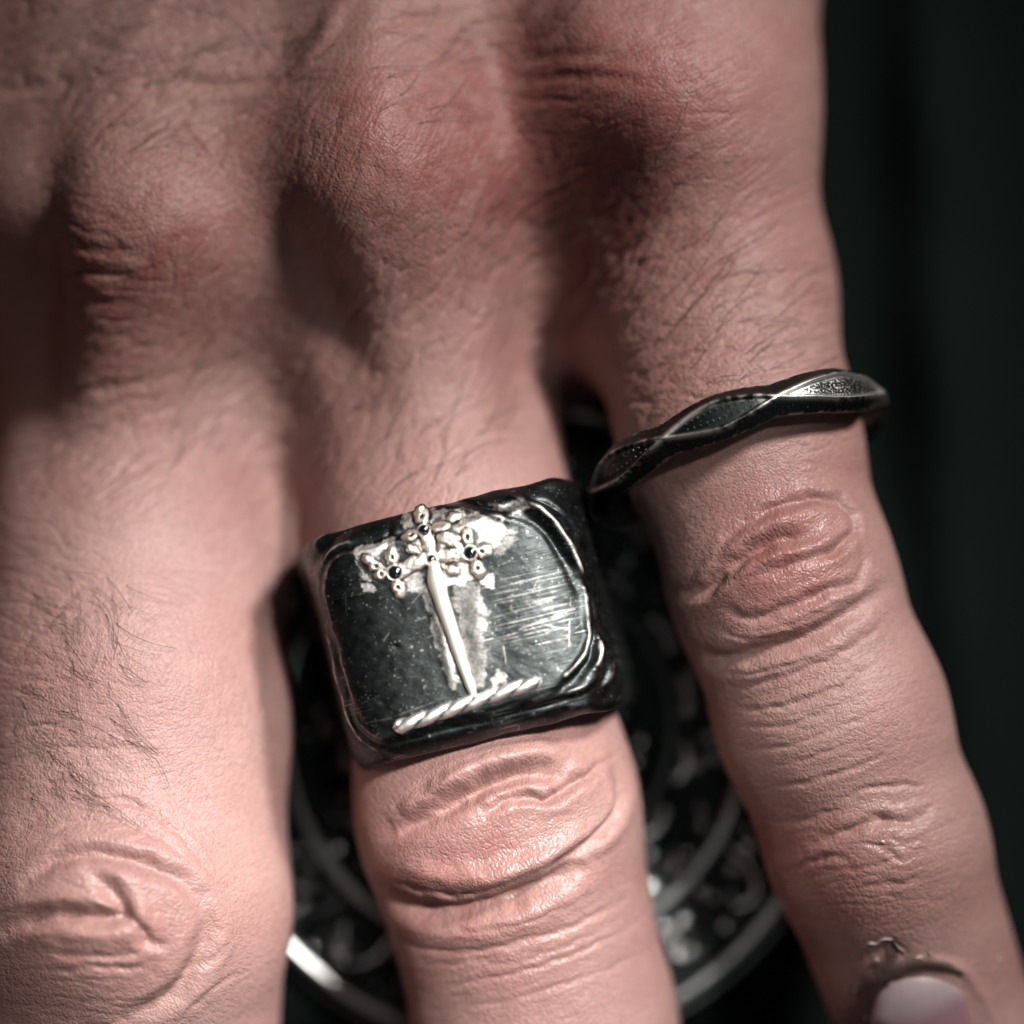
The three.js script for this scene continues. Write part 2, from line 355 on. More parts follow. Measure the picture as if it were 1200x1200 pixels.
// ------------------------------------------------------------------ skin colour
const redSpots = [[130, 340, 110, 0.8], [200, 250, 120, 0.5], [440, 190, 130, 0.7], [640, 190, 130, 0.9], [750, 120, 130, 0.9], [760, 320, 120, 0.35], [930, 640, 80, 0.45], [930, 985, 70, 0.8], [1020, 1060, 90, 0.4], [900, 690, 70, 0.4], [590, 1050, 110, 0.45], [110, 1090, 110, 0.3], [600, 100, 160, 0.5], [500, 1020, 60, 0.5]]
  .map(([x, y, r, a]) => { const h = hit(x, y); return [h[0], h[2], r * PX, a]; });
const GRIME_TIP = (() => { const h = hit(1046, 1120); return [h[0], h[2], 0.75]; })();
const GRIME_ARC = [[1006, 1204, 24], [1022, 1168, 22], [1036, 1146, 18], [1056, 1134, 13], [1083, 1130, 10], [1106, 1133, 7], [1124, 1141, 3.5]].map(([x, y, r]) => { const h = hit(x, y); return [h[0], h[2], r * PX]; });
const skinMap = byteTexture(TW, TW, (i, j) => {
  const x = -E + (i + 0.5) / TW * 2 * E, y = -E + (j + 0.5) / TW * 2 * E;
  let red = 0.14 + 0.42 * fbm(x * 0.13, y * 0.13, 4);
  const mo = fbm(x * 0.55 + 60, y * 0.55, 4);
  for (const s of redSpots) { const q = ((x - s[0]) ** 2 + (y - s[1]) ** 2) / (s[2] * s[2]); if (q < 5) red += 0.85 * s[3] * Math.exp(-q) * (0.8 + 0.9 * mo); }
  red = clamp(red);
  const tanShade = 0.84 + 0.16 * sstep(-9, 9, y - 0.15 * x + 4 * fbm(x * 0.1 + 8, y * 0.1, 3));      // browner back of the hand, with shade past the knuckles put into the colour
  const mott = 1 + 0.10 * fbm(x * 0.5 + 30, y * 0.5, 3) + 0.09 * noise(x * 2.4, y * 2.4) + 0.10 * noise(x * 6 + 7, y * 6) + 0.09 * noise(x * 11, y * 11 + 3);
  let r = lerp(0.28, 0.205, red) * mott * tanShade, g = lerp(0.172, 0.08, red) * mott * tanShade ** 1.3, b = lerp(0.155, 0.072, red) * mott * tanShade ** 1.4;
  // grime and dried skin round the nail of the little finger
  let dirt = 0;
  if (x > 16 && y > 24) {
    const f = 0.5 * fbm(x * 0.9, y * 0.9, 4), [tx, tz, tr] = GRIME_TIP;
    for (let k = 0; k < GRIME_ARC.length - 1; k++) {
      const p = GRIME_ARC[k], q = GRIME_ARC[k + 1], ex = q[0] - p[0], ey = q[1] - p[1], t = clamp(((x - p[0]) * ex + (y - p[1]) * ey) / (ex * ex + ey * ey));
      dirt = Math.max(dirt, 1 - sstep(0.4, 1.6, Math.hypot(x - p[0] - ex * t, y - p[1] - ey * t) / lerp(p[2], q[2], t) + f));
    }
    dirt = 0.82 * Math.max(dirt, 1 - sstep(0.4, 1.5, Math.hypot((x - tx) * 1.3, (y - tz) * 0.7) / tr + f));
  }
  return [lerp(r, 0.028, dirt), lerp(g, 0.02, dirt), lerp(b, 0.017, dirt)];
});

// ------------------------------------------------------------------ the hand's mesh
function buildHand() {
  // surface nets on a 1 mm grid, then edges split where the picture needs it
  const c = 1.1, lo = [-74, -3, -112], hi = [46, 40, 82], n = lo.map((v, i) => Math.ceil((hi[i] - v) / c) + 1), [nx, ny, nz] = n;
  const f = new Float32Array(nx * ny * nz), id = (i, j, k) => (k * ny + j) * nx + i;
  for (let k = 0; k < nz; k++) for (let j = 0; j < ny; j++) for (let i = 0; i < nx; i++) f[id(i, j, k)] = sdf(lo[0] + i * c, lo[1] + j * c, lo[2] + k * c);
  const vert = new Int32Array(nx * ny * nz).fill(-1), pos = [], tri = [];
  for (let k = 0; k < nz - 1; k++) for (let j = 0; j < ny - 1; j++) for (let i = 0; i < nx - 1; i++) {
    let sx = 0, sy = 0, sz = 0, m = 0;
    for (let e = 0; e < 12; e++) {
      const ax = e >> 2, u = e & 1, v = (e >> 1) & 1, o = [0, 0, 0]; o[(ax + 1) % 3] = u; o[(ax + 2) % 3] = v;
      const a = f[id(i + o[0], j + o[1], k + o[2])]; const o2 = [...o]; o2[ax] = 1;
      const b = f[id(i + o2[0], j + o2[1], k + o2[2])];
      if ((a < 0) !== (b < 0)) { const t = a / (a - b); sx += o[0] + (ax === 0 ? t : 0); sy += o[1] + (ax === 1 ? t : 0); sz += o[2] + (ax === 2 ? t : 0); m++; }
    }
    if (m) { vert[id(i, j, k)] = pos.length / 3; pos.push(lo[0] + (i + sx / m) * c, lo[1] + (j + sy / m) * c, lo[2] + (k + sz / m) * c); }
  }
  const quad = (a, b, c2, d, flip) => { if (flip) tri.push(a, c2, b, a, d, c2); else tri.push(a, b, c2, a, c2, d); };
  for (let k = 1; k < nz - 1; k++) for (let j = 1; j < ny - 1; j++) for (let i = 1; i < nx - 1; i++) {
    const a = f[id(i, j, k)] < 0;
    if (a !== f[id(i + 1, j, k)] < 0) quad(vert[id(i, j - 1, k - 1)], vert[id(i, j, k - 1)], vert[id(i, j, k)], vert[id(i, j - 1, k)], !a);
    if (a !== f[id(i, j + 1, k)] < 0) quad(vert[id(i - 1, j, k - 1)], vert[id(i - 1, j, k)], vert[id(i, j, k)], vert[id(i, j, k - 1)], !a);
    if (a !== f[id(i, j, k + 1)] < 0) quad(vert[id(i - 1, j - 1, k)], vert[id(i, j - 1, k)], vert[id(i, j, k)], vert[id(i - 1, j, k)], !a);
  }
  let p = pos, t = tri;
  const nrm = [], settle = (from) => {
    for (let i = from; i < p.length; i += 3) {
      let g;
      for (let s = 0; s < (from ? 1 : 3); s++) {
        g = grad(p[i], p[i + 1], p[i + 2]); const d = sdf(p[i], p[i + 1], p[i + 2]);
        p[i] -= g[0] * d; p[i + 1] -= g[1] * d; p[i + 2] -= g[2] * d;
      }
      nrm[i] = g[0]; nrm[i + 1] = g[1]; nrm[i + 2] = g[2];
    }
  };
  settle(0);
  const wanted = (i) => {
    const x = p[i], y = p[i + 1], z = p[i + 2], up = nrm[i + 1], far = Math.max(Math.abs(x), Math.abs(z)) - 36 - (FOCUS - y) * 0.1;
    return far > 8 ? 1.6 : far > 0 ? 0.6 : up > 0.3 ? 0.15 : up > -0.05 ? 0.24 : 0.9;
  };
  for (let round = 0; round < 4; round++) {
    const want = new Float32Array(p.length / 3);
    for (let i = 0; i < want.length; i++) want[i] = wanted(i * 3);
    const mid = new Map(), N = p.length / 3, from = p.length, out = [];
    const split = (a, b) => {
      const key = a < b ? a * N + b : b * N + a;
      let m = mid.get(key);
      if (m === undefined) {
        const l = Math.hypot(p[a * 3] - p[b * 3], p[a * 3 + 1] - p[b * 3 + 1], p[a * 3 + 2] - p[b * 3 + 2]);
        if (l > 1.35 * Math.min(want[a], want[b])) { m = p.length / 3; p.push((p[a * 3] + p[b * 3]) / 2, (p[a * 3 + 1] + p[b * 3 + 1]) / 2, (p[a * 3 + 2] + p[b * 3 + 2]) / 2); } else m = -1;
        mid.set(key, m);
      }
      return m;
    };
    for (let i = 0; i < t.length; i += 3) {
      let a = t[i], b = t[i + 1], d = t[i + 2], ab = split(a, b), bd = split(b, d), da = split(d, a);
      const k = (ab >= 0) + (bd >= 0) + (da >= 0);
      if (k === 0) out.push(a, b, d);
      else if (k === 3) out.push(a, ab, da, ab, b, bd, da, bd, d, ab, bd, da);
      else {
        while (!(k === 1 ? ab >= 0 : ab >= 0 && bd >= 0)) [a, b, d, ab, bd, da] = [b, d, a, bd, da, ab];
        if (k === 1) out.push(a, ab, d, ab, b, d); else out.push(ab, b, bd, a, ab, bd, a, bd, d);
      }
    }
    settle(from);
    t = out;
  }
  const count = p.length / 3, P3 = new Float32Array(p.length), uv = new Float32Array(count * 2);
  for (let i = 0; i < count; i++) {
    const x = p[i * 3], y = p[i * 3 + 1], z = p[i * 3 + 2], up = sstep(-0.1, 0.35, nrm[i * 3 + 1]);
    const inside = sstep(E, E - 4, Math.max(Math.abs(x), Math.abs(z))), d = up > 0 && inside > 0 ? deep.at(x, z) * up * inside : 0;
    P3[i * 3] = (x + nrm[i * 3] * d) * MM; P3[i * 3 + 1] = (y + nrm[i * 3 + 1] * d) * MM; P3[i * 3 + 2] = (z + nrm[i * 3 + 2] * d) * MM;
    uv[i * 2] = (x + E) / (2 * E); uv[i * 2 + 1] = (z + E) / (2 * E);
  }
  const g = new THREE.BufferGeometry();
  g.setAttribute('position', new THREE.BufferAttribute(P3, 3));
  g.setAttribute('uv', new THREE.BufferAttribute(uv, 2));
  g.setIndex(new THREE.BufferAttribute(new Uint32Array(t), 1));
  g.computeVertexNormals();
  return g;
}
const gloss = [[590, 980, 110], [930, 640, 90], [1025, 1000, 90], [1060, 1080, 70], [120, 1060, 110], [640, 1110, 90]].map(([x, y, r]) => { const h = hit(x, y); return [h[0], h[2], r * PX]; });
const skinRough = byteTexture(512, 512, (i, j) => {
  const x = -E + (i + 0.5) / 512 * 2 * E, y = -E + (j + 0.5) / 512 * 2 * E;
  let v = 0.5 + 0.1 * fbm(x * 0.5, y * 0.5, 4);
  for (const g of gloss) v -= 0.18 * Math.exp(-((x - g[0]) ** 2 + (y - g[1]) ** 2) / (g[2] * g[2]));
  return [v, v, v];
}, false);
const fineMap = floatTexture(fine, (v) => v * 4 + 0.6);            // 1 = 0.25 mm
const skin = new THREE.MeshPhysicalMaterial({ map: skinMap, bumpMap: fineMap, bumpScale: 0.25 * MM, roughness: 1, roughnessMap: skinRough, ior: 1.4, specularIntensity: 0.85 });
skin.name = 'skin';
const handGeometry = buildHand();
console.log('hand triangles', handGeometry.index.count / 3);

// ------------------------------------------------------------------ cloth under the hand
{
  const w = 900, nseg = 300, g = new THREE.PlaneGeometry(w * MM, w * MM, nseg, nseg).rotateX(-Math.PI / 2), a = g.attributes.position, [mx, , mz] = P(605, 850, 6);
  // denser towards the middle
  for (let i = 0; i < a.count; i++) {
    let x = a.getX(i) / MM / (w / 2), z = a.getZ(i) / MM / (w / 2);
    x = Math.sign(x) * Math.pow(Math.abs(x), 1.9) * w / 2; z = Math.sign(z) * Math.pow(Math.abs(z), 1.9) * w / 2;
    const away = sstep(30, 44, Math.abs(x - mx)) , r = Math.hypot(x - mx, z - mz);
    let y = 6.4 * (1 - sstep(24, 33, r)) - 0.3;
    const outside = sstep(24, 30, x) + sstep(70, 110, Math.abs(z)) + sstep(70, 110, -x);
    y += Math.min(1, outside) * (4.2 * Math.exp(-(((x - 33 - 0.05 * z) / 3.2) ** 2)) * (1 + 0.6 * noise(z * 0.06, 2)) + 3 * (0.5 + fbm(x * 0.02, z * 0.012 + 4, 3)) - 1.4);
    a.setXYZ(i, x * MM, y * MM, z * MM);
  }
  g.computeVertexNormals();
  const uv = g.attributes.uv;
  for (let i = 0; i < uv.count; i++) uv.setXY(i, a.getX(i) * 100, a.getZ(i) * 100);
  const weave = byteTexture(256, 256, (i, j) => { const v = 0.5 + 0.25 * Math.sin(i / 256 * Math.PI * 2 * 16 + Math.PI * (Math.floor(j / 16) & 1)) + 0.25 * Math.sin(j / 256 * Math.PI * 2 * 16); return [v, v, v]; }, false);
  weave.wrapS = weave.wrapT = THREE.RepeatWrapping;
  const m = new THREE.MeshPhysicalMaterial({ bumpMap: weave, bumpScale: 0.2 * MM, roughness: 0.95, specularIntensity: 0.15 });
  m.color.setRGB(0.0042, 0.0072, 0.0066); m.name = 'dark_cloth';
  tag(mesh('ground', g, m, scene), 'dark black-green cloth the hand rests on', 'cloth', null, 'structure');
}

// ------------------------------------------------------------------ metals
function metal(name, r, g, b, rough, extra = {}) { const m = new THREE.MeshPhysicalMaterial({ metalness: 1, roughness: rough, ...extra }); m.color.setRGB(r, g, b); m.name = name; return m; }
const warmSilver = metal('warm_silver', 0.93, 0.87, 0.79, 0.58);
const darkSilver = metal('blackened_silver', 0.16, 0.175, 0.17, 0.36);
const stoneBlack = new THREE.MeshPhysicalMaterial({ roughness: 0.12, clearcoat: 1, clearcoatRoughness: 0.05 });
stoneBlack.color.setRGB(0.004, 0.006, 0.006); stoneBlack.name = 'black_stone';

// ------------------------------------------------------------------ medallion under the fingers
{
  const H = 9.0, [mx, , mz] = P(605, 850, H + 2), R = 23.3, R2 = 17.0, R3 = 11.4;
  const medal = new THREE.Group(); medal.name = 'medallion'; medal.position.set(mx * MM, 6.1 * MM, mz * MM); scene.add(medal);
  tag(medal, 'round dark silver medallion with beaded relief and raised rims under the fingers', 'medallion');
  const top = H - 6.1;
  const prof = [[0, 0], [23.6, 0], [24.4, 0.5], [24.5, 1.4], [23.9, 1.9], [22.8, top - 0.6], [17.5, top - 0.5], [16.6, top - 0.7], [12, top - 0.5], [11, top - 0.6], [0, top - 0.4]].map(([x, y]) => new THREE.Vector2(x * MM, y * MM));
  const disc = new THREE.LatheGeometry(prof, 160);
  const pit = byteTexture(512, 512, (i, j) => { const v = 0.5 + 0.5 * fbm(i / 14, j / 14, 4); return [v, v, v]; }, false); pit.wrapS = pit.wrapT = THREE.RepeatWrapping; pit.repeat.set(8, 2);
  mesh('disc', disc, metal('medallion_ground', 0.025, 0.03, 0.029, 0.5, { bumpMap: pit, bumpScale: 0.2 * MM }), medal);
  const torus = (r, tube, y, mat) => { const g = new THREE.TorusGeometry(r * MM, tube * MM, 12, 200).rotateX(Math.PI / 2); g.translate(0, y * MM, 0); return mesh('rim', g, mat, medal); };
  const rimSilver = metal('rim_silver', 0.62, 0.64, 0.63, 0.4);
  torus(R, 0.5, top + 0.1, rimSilver); torus(24.45, 0.35, 1.3, darkSilver); torus(R2, 0.5, top + 0.1, rimSilver); torus(R3, 0.4, top - 0.1, darkSilver);
  const r = rng(5), bead = new THREE.SphereGeometry(1, 12, 8), mats = [metal('bead_silver', 0.9, 0.92, 0.91, 0.27), metal('bead_dark', 0.2, 0.21, 0.21, 0.3)];
  let beads = 0;
  const addBead = (x, z, s, y) => { if (beads++ > 295) return; const b = mesh('bead', bead, mats[r() < 0.6 ? 0 : 1], medal); b.position.set(x * MM, y * MM, z * MM); b.scale.set(s * (0.9 + 0.6 * r()) * MM, s * 0.5 * MM, s * MM); b.rotation.set((r() - 0.5) * 0.9, r() * 3, (r() - 0.5) * 0.9, 'YXZ'); };
  const ridge = (pts, tube, mat) => mesh('ridge', new THREE.TubeGeometry(new THREE.CatmullRomCurve3(pts.map(([x, z]) => new THREE.Vector3(x * MM, (top - 0.25) * MM, z * MM))), 20, tube * MM, 8), mat, medal);
  const polar = (a, q) => [Math.cos(a) * q, Math.sin(a) * q];
  for (let s = 0; s < 24; s++) {                                   // outer band: clusters between curled ridges
    const a0 = s / 24 * Math.PI * 2, w = Math.PI * 2 / 24;
    ridge([polar(a0, 18), polar(a0 + 0.02, 20), polar(a0 + 0.09, 21.6), polar(a0 + 0.16, 21.2), polar(a0 + 0.15, 20)], 0.22, mats[s & 1]);
    for (let k = 0; k < 7; k++) { const [x, z] = polar(a0 + w * (0.2 + 0.8 * r()), 18.2 + 4.2 * r()); addBead(x, z, 0.24 + 0.24 * r(), top - 0.2); }
  }
  for (let s = 0; s < 16; s++) {                                   // inner band
    const a0 = s / 16 * Math.PI * 2 + 0.12, w = Math.PI * 2 / 16;
    ridge([polar(a0, 12.6), polar(a0 + 0.1, 12.9), polar(a0 + 0.22, 12.5)], 0.42, mats[0]);
    for (let k = 0; k < 6; k++) { const [x, z] = polar(a0 + w * r(), 13.4 + 2.8 * r()); addBead(x, z, 0.3 + 0.3 * r(), top - 0.2); }
  }
  for (let k = 0; k < 40; k++) { const [x, z] = polar(r() * 7, 2 + 8.6 * Math.sqrt(r())); addBead(x, z, 0.35 + 0.4 * r(), top - 0.2); }
}

// ------------------------------------------------------------------ the hand and what grows on it
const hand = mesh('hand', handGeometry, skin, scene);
tag(hand, 'bare hand laid palm down with reddened knuckles and two dark rings', 'hand');
const lowered = (px, py) => { const h = hit(px, py), g = grad(...h), d = deep.at(h[0], h[2]); return { p: h.map((v, i) => v + g[i] * d), n: g }; };
function nail(b, start, length, half, lift, mat, aside = 0) {                 // on the end bone of a finger
  const A = new THREE.Vector3(...b.d).normalize(), up = new THREE.Vector3(0, 1, 0), C = new THREE.Vector3().crossVectors(A, up).normalize(), U = new THREE.Vector3().crossVectors(C, A);
  const nu = 40, nv = 36, pos = [], uv = [], idx = [], o = new THREE.Vector3(...b.p);
  for (let j = 0; j <= nv; j++) for (let i = 0; i <= nu; i++) {
    const v = j / nv, u = i / nu * 2 - 1, back = 1.6 * (1 - Math.sqrt(Math.max(0, 1 - u * u * 0.97))) * half * 0.75, a = start + back + (length - back) * v, r = b.r + b.dr * clamp(a / Math.sqrt(b.e));
    const edge = Math.max(Math.abs(u) ** 6, (1 - v) ** 14), ph = u * half / r, q = (r + lift * (1 - edge) - 0.5 * edge);
    const p = o.clone().addScaledVector(A, a).addScaledVector(C, aside).addScaledVector(U, Math.cos(ph) * q).addScaledVector(C, Math.sin(ph) * q);
    pos.push(p.x * MM, p.y * MM, p.z * MM); uv.push(i / nu, v);
    if (i < nu && j < nv) { const k = j * (nu + 1) + i; idx.push(k, k + 1, k + nu + 1, k + 1, k + nu + 2, k + nu + 1); }
  }
  const g = new THREE.BufferGeometry();
  g.setAttribute('position', new THREE.Float32BufferAttribute(pos, 3)); g.setAttribute('uv', new THREE.Float32BufferAttribute(uv, 2)); g.setIndex(idx); g.computeVertexNormals();
  return mesh('fingernail', g, mat, hand);
}
const nailMap = byteTexture(128, 128, (i, j) => { const u = i / 64 - 1, v = j / 128, l = 1 - sstep(0.2, 0.36, v + 0.25 * u * u), n = 1 + 0.12 * fbm(i / 9, j / 30, 3); return [lerp(0.2, 0.27, l) * n, lerp(0.115, 0.21, l) * n, lerp(0.13, 0.22, l) * n]; });
const nailMat = new THREE.MeshPhysicalMaterial({ map: nailMap, roughness: 0.34 }); nailMat.name = 'nail';
{
  const b = FINGER.pinky[5];
  nail(b, 6.8, 11.5, 4.3, 0.5, nailMat, 1.1);
  for (const f of ['index', 'middle', 'ring']) { const e = FINGER[f][FINGER[f].length - 1]; nail(e, Math.sqrt(e.e) - 6, 11, 5.2, 0.35, nailMat); }
}
{
  const flake = new THREE.MeshPhysicalMaterial({ roughness: 0.45 }); flake.color.setRGB(0.38, 0.29, 0.265); flake.name = 'dry_skin';
  const strip = (pts, w) => {
    const line = smooth(pairs(pts), 4), pos = [], idx = [], r = rng(pts[0]);
    line.forEach(([x, y], i) => {
      const s = lowered(x, y), k = w * PX * (0.6 + 0.8 * r()) * Math.sin(Math.PI * (0.12 + 0.76 * i / Math.max(1, line.length - 1)));
      for (const [dz, dy] of [[-k, 0.02], [0, 0.14], [k, 0.0]]) pos.push((s.p[0] + 0.9 * k * (r() - 0.5)) * MM, (s.p[1] + dy) * MM, (s.p[2] + dz + 0.7 * k * (r() - 0.5)) * MM);
      if (i) { const a = i * 3; for (const c of [0, 1]) idx.push(a + c, a - 3 + c, a + 1 + c, a + 1 + c, a - 3 + c, a - 2 + c); }
    });
    const g = new THREE.BufferGeometry(); g.setAttribute('position', new THREE.Float32BufferAttribute(pos, 3)); g.setIndex(idx); g.computeVertexNormals();
    mesh('loose_skin', g, flake, hand);
  };
  strip([1012, 1111, 1018, 1105, 1026, 1106, 1034, 1101, 1046, 1102], 2.6); strip([1048, 1103, 1052, 1110, 1061, 1117], 1.4); strip([1072, 1123, 1078, 1121, 1082, 1123], 2.4); strip([1022, 1127, 1027, 1124, 1030, 1127], 2.4);
  strip([986, 1166, 990, 1162, 993, 1158], 3); strip([1088, 1113, 1089, 1117, 1090, 1121], 1.6); strip([999, 1163, 1002, 1160, 1004, 1157], 2); strip([1014, 1193, 1016, 1192, 1018, 1194], 2.6);
  strip([1038, 1160, 1042, 1154, 1048, 1150], 2); strip([1168, 1126, 1170, 1124, 1172, 1127], 2.4);
}
{
  const r = rng(31), hairs = [];
  const strand = (px, py, deg, len, rad) => {
    const pts = [], a = deg * Math.PI / 180, bend = (r() - 0.5) * 1.1;
    for (let k = 0; k <= 4; k++) {
      const t = k / 4, q = a + bend * t, s = lowered(px + Math.cos(q) * len * t, py + Math.sin(q) * len * t);
      pts.push(new THREE.Vector3(...s.p.map((v, i) => (v + s.n[i] * (0.02 + 0.5 * Math.sin(t * 2.2))) * MM)));
    }
    hairs.push(new THREE.TubeGeometry(new THREE.CatmullRomCurve3(pts), 10, rad * MM, 5));
  };
  for (const [x, y, deg, n, sx, sy] of [[80, 740, 50, 46, 75, 90], [90, 890, 40, 26, 70, 60], [520, 510, -52, 22, 70, 50], [850, 380, -35, 30, 90, 70], [290, 480, -48, 40, 150, 80], [640, 320, -52, 46, 110, 80], [200, 120, -25, 50, 170, 90], [560, 90, -25, 36, 140, 70], [760, 240, -40, 26, 90, 70]])
    for (let i = 0; i < n; i++) strand(x + (r() - 0.5) * 2 * sx, y + (r() - 0.5) * 2 * sy, deg + (r() - 0.5) * 50, 28 + 58 * r(), 0.013 + 0.010 * r());
  strand(83, 908, 38, 105, 0.026); strand(785, 392, -48, 120, 0.026); strand(505, 570, -50, 70, 0.022); strand(450, 585, -48, 80, 0.022);
  const hm = new THREE.MeshPhysicalMaterial({ roughness: 0.4 }); hm.color.setRGB(0.04, 0.025, 0.018); hm.name = 'hair';
  tag(mesh('hair', mergeGeometries(hairs), hm, hand), null, null, null, 'stuff');
}

// ------------------------------------------------------------------ the wide cross ring
{
  const C = P(548, 735, 20.6), K = 13.8 * Math.PI / 180, slope = 0.06;
  const eu = new THREE.Vector3(Math.cos(K), 0, -Math.sin(K)), ev = new THREE.Vector3(Math.sin(K), slope, Math.cos(K)).normalize(), en = new THREE.Vector3().crossVectors(ev, eu).normalize();
  const ring = new THREE.Group(); ring.name = 'cross_ring'; scene.add(ring);
  ring.matrix.makeBasis(eu, en, ev).setPosition(C[0] * MM, C[1] * MM, C[2] * MM); ring.matrix.decompose(ring.position, ring.quaternion, ring.scale);
  tag(ring, 'wide blackened silver ring with a pale cross on its square face', 'ring');
  const uv = (px, py) => { const x = px - 548, y = py - 735; return [(x * Math.cos(K) - y * Math.sin(K)) * PX, (x * Math.sin(K) + y * Math.cos(K)) * PX]; };
  const path = (flat) => pairs(flat).map(([x, y]) => uv(x, y));
  const A = 10.65, B = 12.75, N = 4.2, W0 = 8.2;
  const rel = new Relief(-11, -9, 11, 9, 1100, 900);   // 50 to the mm
  const box = (x, y, cx, cy, hx, hy, r) => { const dx = Math.abs(x - cx) - hx + r, dy = Math.abs(y - cy) - hy + r; return Math.hypot(Math.max(dx, 0), Math.max(dy, 0)) + Math.min(Math.max(dx, dy), 0) - r; };
  rel.each((x, y) => {
    const wob = 0.18 * noise(x * 0.5, y * 0.5), plate = box(x, y, -0.1, 0.05, 8.7, 6.7, 2.6) + wob;
    let h = 0.55 * (1 - sstep(-0.35, 0.35, plate));
    h -= 0.7 * sstep(0.3, 1.6, plate);                                           // falls away towards the edges
    h += 0.05 * fbm(x * 0.6, y * 0.6, 3) + 0.012 * fbm(x * 3, y * 3, 3);
    h -= 0.14 * sstep(6.2, 7.8, y) * (1 - sstep(3, 7, x));
    return h;
  });
  const line = (amp, w, flat, wob = 0.1) => { const q = w * PX; rel.stroke(path(flat), q * 3.2, (d, t) => amp * Math.exp(-((d / q) ** 2)) * Math.pow(Math.sin(Math.PI * clamp(t, 0.04, 0.96)), 0.5), wob, w); };
  line(0.5, 5.5, [608, 586, 640, 610, 664, 643, 682, 676, 693, 694]); line(-0.3, 6, [596, 594, 630, 620, 655, 652, 672, 686, 680, 704]); line(-0.45, 9, [622, 582, 652, 605, 678, 640, 698, 680, 702, 696]);
  line(0.3, 4, [686, 698, 688, 730, 690, 756, 684, 778, 664, 800]); line(0.5, 6, [702, 756, 703, 770, 696, 792]); line(-0.35, 6, [694, 702, 697, 740, 694, 776, 680, 800]); line(0.3, 6, [726, 776, 728, 790, 718, 816]); line(-0.3, 7, [712, 772, 716, 795, 704, 815]);
  line(0.3, 6, [665, 836, 690, 836, 715, 832]); line(-0.3, 8, [620, 845, 650, 828, 690, 790]);
  line(0.22, 4, [386, 742, 392, 790, 404, 830, 420, 868, 440, 884, 470, 893]); line(-0.2, 6, [398, 742, 404, 790, 416, 826, 436, 862]);
  line(0.35, 5, [364, 646, 368, 634, 380, 627]); line(0.3, 5, [382, 664, 396, 648, 416, 638]); line(-0.3, 7, [372, 660, 386, 640, 410, 628]);
  line(0.16, 5, [470, 640, 469, 608, 500, 597, 540, 600, 590, 614, 612, 622]); line(-0.3, 5, [462, 644, 461, 604, 492, 590, 545, 593, 600, 611, 622, 620]);
  line(-0.2, 5, [468, 872, 530, 856, 590, 840, 650, 818]); line(0.15, 10, [440, 884, 500, 880, 570, 864, 640, 842]);
  for (const [x, y] of [[420, 760], [455, 828], [416, 845], [470, 762], [545, 800]]) line(-0.07, 3, [x, y, x + 5, y + 4]);
  line(0.12, 7, [508, 690, 525, 750, 540, 815]); line(0.1, 12, [560, 695, 566, 750, 568, 812]);
  // soft copy, to find the worn high edges
  const blur = new Relief(-11, -9, 11, 9, 1100, 900);
  for (let j = 0; j < 900; j++) for (let i = 0; i < 1100; i++) { let s = 0, n = 0; for (let b = -12; b <= 12; b += 6) for (let a = -12; a <= 12; a += 6) { const I = i + a, J = j + b; if (I >= 0 && J >= 0 && I < 1100 && J < 900) { s += rel.d[J * 1100 + I]; n++; } } blur.d[j * 1100 + i] = s / n; }
  const poly = (flat) => path(flat), areas = [
    [0.85, 0.25, poly([424, 648, 470, 636, 474, 664, 452, 690, 430, 692])], [0.85, 0.3, poly([472, 606, 500, 598, 545, 602, 592, 616, 600, 634, 580, 655, 540, 662, 500, 660, 478, 645])],
    [0.22, 0.4, poly([580, 618, 608, 624, 606, 648, 590, 662, 572, 655])], [0.7, 0.08, poly([568, 672, 586, 680, 582, 698, 570, 690])], [0.75, 0.05, poly([430, 686, 442, 688, 452, 700, 434, 702])],
    [0.34, 0.12, poly([503, 706, 512, 700, 534, 760, 545, 815, 536, 818, 522, 780])], [0.3, 0.25, poly([532, 690, 560, 684, 576, 720, 574, 770, 576, 815, 562, 824, 545, 760])],
    [0.5, 0.15, poly([578, 804, 588, 792, 600, 796, 598, 806, 584, 812])], [0.5, 0.3, poly([582, 604, 612, 588, 626, 604, 604, 614])], [0.5, 0.3, poly([452, 680, 500, 668, 506, 690, 520, 700, 500, 702, 470, 700])],
    [0.9, 0.1, poly([500, 660, 540, 655, 570, 670, 560, 690, 530, 696, 516, 680])],
  ];
  const inside = (x, y, q) => { let c = false, d = 1e9; for (let i = 0, j = q.length - 1; i < q.length; j = i++) { const [ax, ay] = q[i], [bx, by] = q[j]; if ((ay > y) !== (by > y) && x < (bx - ax) * (y - ay) / (by - ay) + ax) c = !c; const ex = bx - ax, ey = by - ay, t = clamp(((x - ax) * ex + (y - ay) * ey) / (ex * ex + ey * ey)); d = Math.min(d, Math.hypot(x - ax - ex * t, y - ay - ey * t)); } return c ? d : -d; };
  const brushed = uv(628, 728);
  const LOBES = [[465, 661, 0.48, 1], [472, 696, 0.48, 1], [446, 671, 0.41, 1], [437, 664, 0.34, 0], [452, 681, 0.34, 1], [553, 638, 0.46, 1], [571, 654, 0.44, 1], [565, 674, 0.48, 1], [499, 612, 0.48, 1], [487, 635, 0.41, 1], [521, 625, 0.44, 0], [530, 640, 0.57, 0], [540, 647, 0.37, 0], [523, 648, 0.34, 0], [536, 614, 0.34, 0], [489, 652, 0.34, 0], [536, 676, 0.34, 0], [562, 827, 0.48, 0], [569, 822, 0.34, 0]];
  const outlined = [...LOBES, [468, 679, 0.6], [556, 656, 0.55], [502, 629, 0.48], [511, 664, 0.4]].map(([x, y, s]) => [...uv(x, y), s * 1.25]);
  const wear = new Float32Array(1100 * 900);
